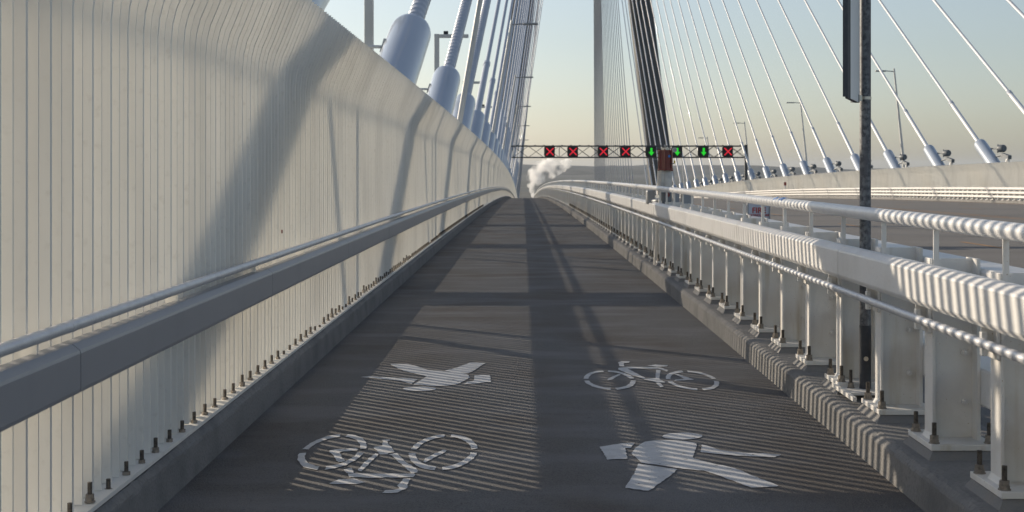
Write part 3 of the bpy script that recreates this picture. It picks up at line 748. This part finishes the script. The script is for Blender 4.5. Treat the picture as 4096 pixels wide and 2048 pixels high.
# fire extinguisher sign behind the handrail
FXX, FY = 2.50, 14.7
fz = zd(FY)
fs = thing('fire_extinguisher_sign', (FXX, FY, fz), 'pale sign reading FIRE EXTINGUISHER on the road side of the barrier', 'sign')
bm = NEW(); box(bm, FXX-0.125, FXX+0.095, FY, FY+0.012, 0.98+fz, 1.235+fz, 0, 0.004); obj('panel', bm, M_sign, fs)
bm = NEW(); box(bm, FXX-0.13, FXX+0.10, FY-0.01, FY+0.06, 1.236+fz, 1.25+fz); box(bm, FXX+0.095, FXX+0.105, FY-0.01, FY+0.06, 0.98+fz, 1.236+fz); box(bm, FXX-0.135, FXX-0.125, FY-0.01, FY+0.06, 0.98+fz, 1.236+fz); obj('housing', bm, M_grey, fs)
bm = NEW(); box(bm, FXX-0.02, FXX+0.02, FY+0.013, FY+0.05, 0.18+fz, 1.2+fz); obj('stand', bm, M_grey, fs)
def text(s, x, y, z, size, m, parent, name, ex=0.001):
    cu = bpy.data.curves.new(name, 'FONT'); cu.body = s; cu.size = size; cu.align_x = 'CENTER'; cu.extrude = ex; cu.offset = size*0.02
    o = bpy.data.objects.new(name, cu); C.objects.link(o); o.rotation_euler = (R(90), 0, 0)
    bpy.context.view_layer.update()
    dg = bpy.context.evaluated_depsgraph_get(); me = bpy.data.meshes.new_from_object(o.evaluated_get(dg))
    o2 = bpy.data.objects.new(name, me); C.objects.link(o2); me.materials.clear(); me.materials.append(m)
    bpy.data.objects.remove(o)
    o2.rotation_euler = (R(90), 0, 0); o2.parent = parent; o2.location = Vector((x, y, z)) - Vector(parent.location)
    return o2
text('FIRE', FXX-0.012, FY-0.003, 1.105+fz, 0.082, M_signred, fs, 'lettering')
text('EXTINGUISHER', FXX-0.012, FY-0.003, 1.070+fz, 0.032, M_signred, fs, 'lettering')

# blue tape ties
for (x, y, z0, r_, lb) in ((1.995, 10.55, 1.298, 0.042, 'blue tape tied round the top of the right handrail'), (1.93, 12.9, 1.06, 0.03, 'blue tape scrap stuck to the white front beam')):
    bm = NEW()
    for k, (dy, h) in enumerate(((0, 0.0), (0.09, 0.008), (0.30, 0.0))):
        n = 9; prev = None
        for j in range(n):
            an = R(60 + 90*j/(n-1)); c_ = (x + (r_+0.001+h*math.sin(j*1.3))*math.cos(an)*1.0, y+dy+0.03*math.sin(j), z0+zd(y)+(r_+0.001)*math.sin(an))
            cur = (bm.verts.new(c_), bm.verts.new((c_[0], c_[1]+0.035, c_[2]+0.003)))
            if prev: bm.faces.new((prev[0], prev[1], cur[1], cur[0]))
            prev = cur
    tag(obj('tape_tie', bm, M_blue), lb, 'tape')
# small things
bm = NEW(); box(bm, -1.742, -1.735, 10.0, 10.02, 1.09, 1.115); tag(obj('reflector', bm, M_red), 'small red reflector on the left pickets above the handrail', 'reflector')
bz = zd(159)
hb = thing('hydrant', (29.9, 159, bz+0.16), 'small white hydrant with a red cap behind the far guard rail', 'hydrant')
bm = NEW(); tube(bm, [(29.9, 159, bz+0.16), (29.9, 159, bz+1.45)], [0.12, 0.12], 12); obj('column', bm, M_white, hb)
bm = NEW(); tube(bm, [(29.9, 159, bz+1.45), (29.9, 159, bz+1.8), (29.9, 159, bz+1.85)], [0.15, 0.15, 0.08], 12); obj('cap', bm, M_red, hb)

# ---------------------------------------------------------------- steam plume from a stack far away
PYY = 2600.0
def px2(px, py): return ((px-1317)*PYY/3500, EYE-(py-426)*PYY/3500)
bm = NEW(); rg = random.Random(5)
path_pts = [(1341,505,5),(1340,492,8),(1338,478,11),(1337,466,13),(1338,454,17),(1342,444,20),(1349,435,22),(1358,428,23),(1370,421,22),(1382,418,24),(1394,420,22),(1404,414,20),(1418,412,18),(1430,408,13),(1386,432,16),(1372,440,17),(1390,440,14),(1358,452,15),(1405,430,14),(1418,424,12),(1348,462,12)]
stk = thing('steam_plume', (px2(1339,500)[0], PYY, -52), 'white steam plume rising and drifting right behind the crest of the path', 'steam plume')
for (px, py, r_) in path_pts:
    X, Z = px2(px, py); rr = r_ * PYY/3500
    for k in range(5):
        a = rg.uniform(0, 6.28); q = rg.uniform(0.1, 0.6)*rr; s_ = rg.uniform(0.45, 0.72)*rr
        bmesh.ops.create_icosphere(bm, subdivisions=3, radius=s_, matrix=Matrix.Translation((X+q*math.cos(a), PYY+rg.uniform(-0.5,0.5)*rr, Z+q*math.sin(a)*0.8)))
sto = obj('steam', bm, M_white, stk)
rm = sto.modifiers.new('r', 'REMESH'); rm.mode = 'VOXEL'; rm.voxel_size = 1.6
mv = bpy.data.materials.new('steam_volume'); mv.use_nodes = True; nt = mv.node_tree
nt.nodes.remove(nt.nodes['Principled BSDF'])
pv = nt.nodes.new('ShaderNodeVolumePrincipled'); pv.inputs['Color'].default_value = (0.995, 0.995, 0.995, 1); pv.inputs['Anisotropy'].default_value = 0.45
tx = nt.nodes.new('ShaderNodeTexNoise'); tx.inputs['Scale'].default_value = 0.055; tx.inputs['Detail'].default_value = 7
ge = nt.nodes.new('ShaderNodeNewGeometry'); nt.links.new(ge.outputs['Position'], tx.inputs[0])
mr = nt.nodes.new('ShaderNodeMapRange'); mr.inputs[1].default_value = 0.43; mr.inputs[2].default_value = 0.60; mr.inputs[3].default_value = 0.0; mr.inputs[4].default_value = 0.14
nt.links.new(tx.outputs[0], mr.inputs[0]); nt.links.new(mr.outputs[0], pv.inputs['Density'])
nt.links.new(pv.outputs[0], nt.nodes['Material Output'].inputs['Volume'])
sto.data.materials[0] = mv

# ---------------------------------------------------------------- haze: one closed box of thin air
bm = NEW(); box(bm, -42000, 42000, -3500, 47000, -54, 260)
hz_o = obj('haze', bm, M_white); tag(hz_o, kind='stuff')
mh = bpy.data.materials.new('haze_air'); mh.use_nodes = True; nt = mh.node_tree
nt.nodes.remove(nt.nodes['Principled BSDF'])
pv = nt.nodes.new('ShaderNodeVolumePrincipled'); pv.inputs['Color'].default_value = (0.80, 0.88, 1.0, 1); pv.inputs['Density'].default_value = 1.4e-5
nt.links.new(pv.outputs[0], nt.nodes['Material Output'].inputs['Volume'])
hz_o.data.materials[0] = mh
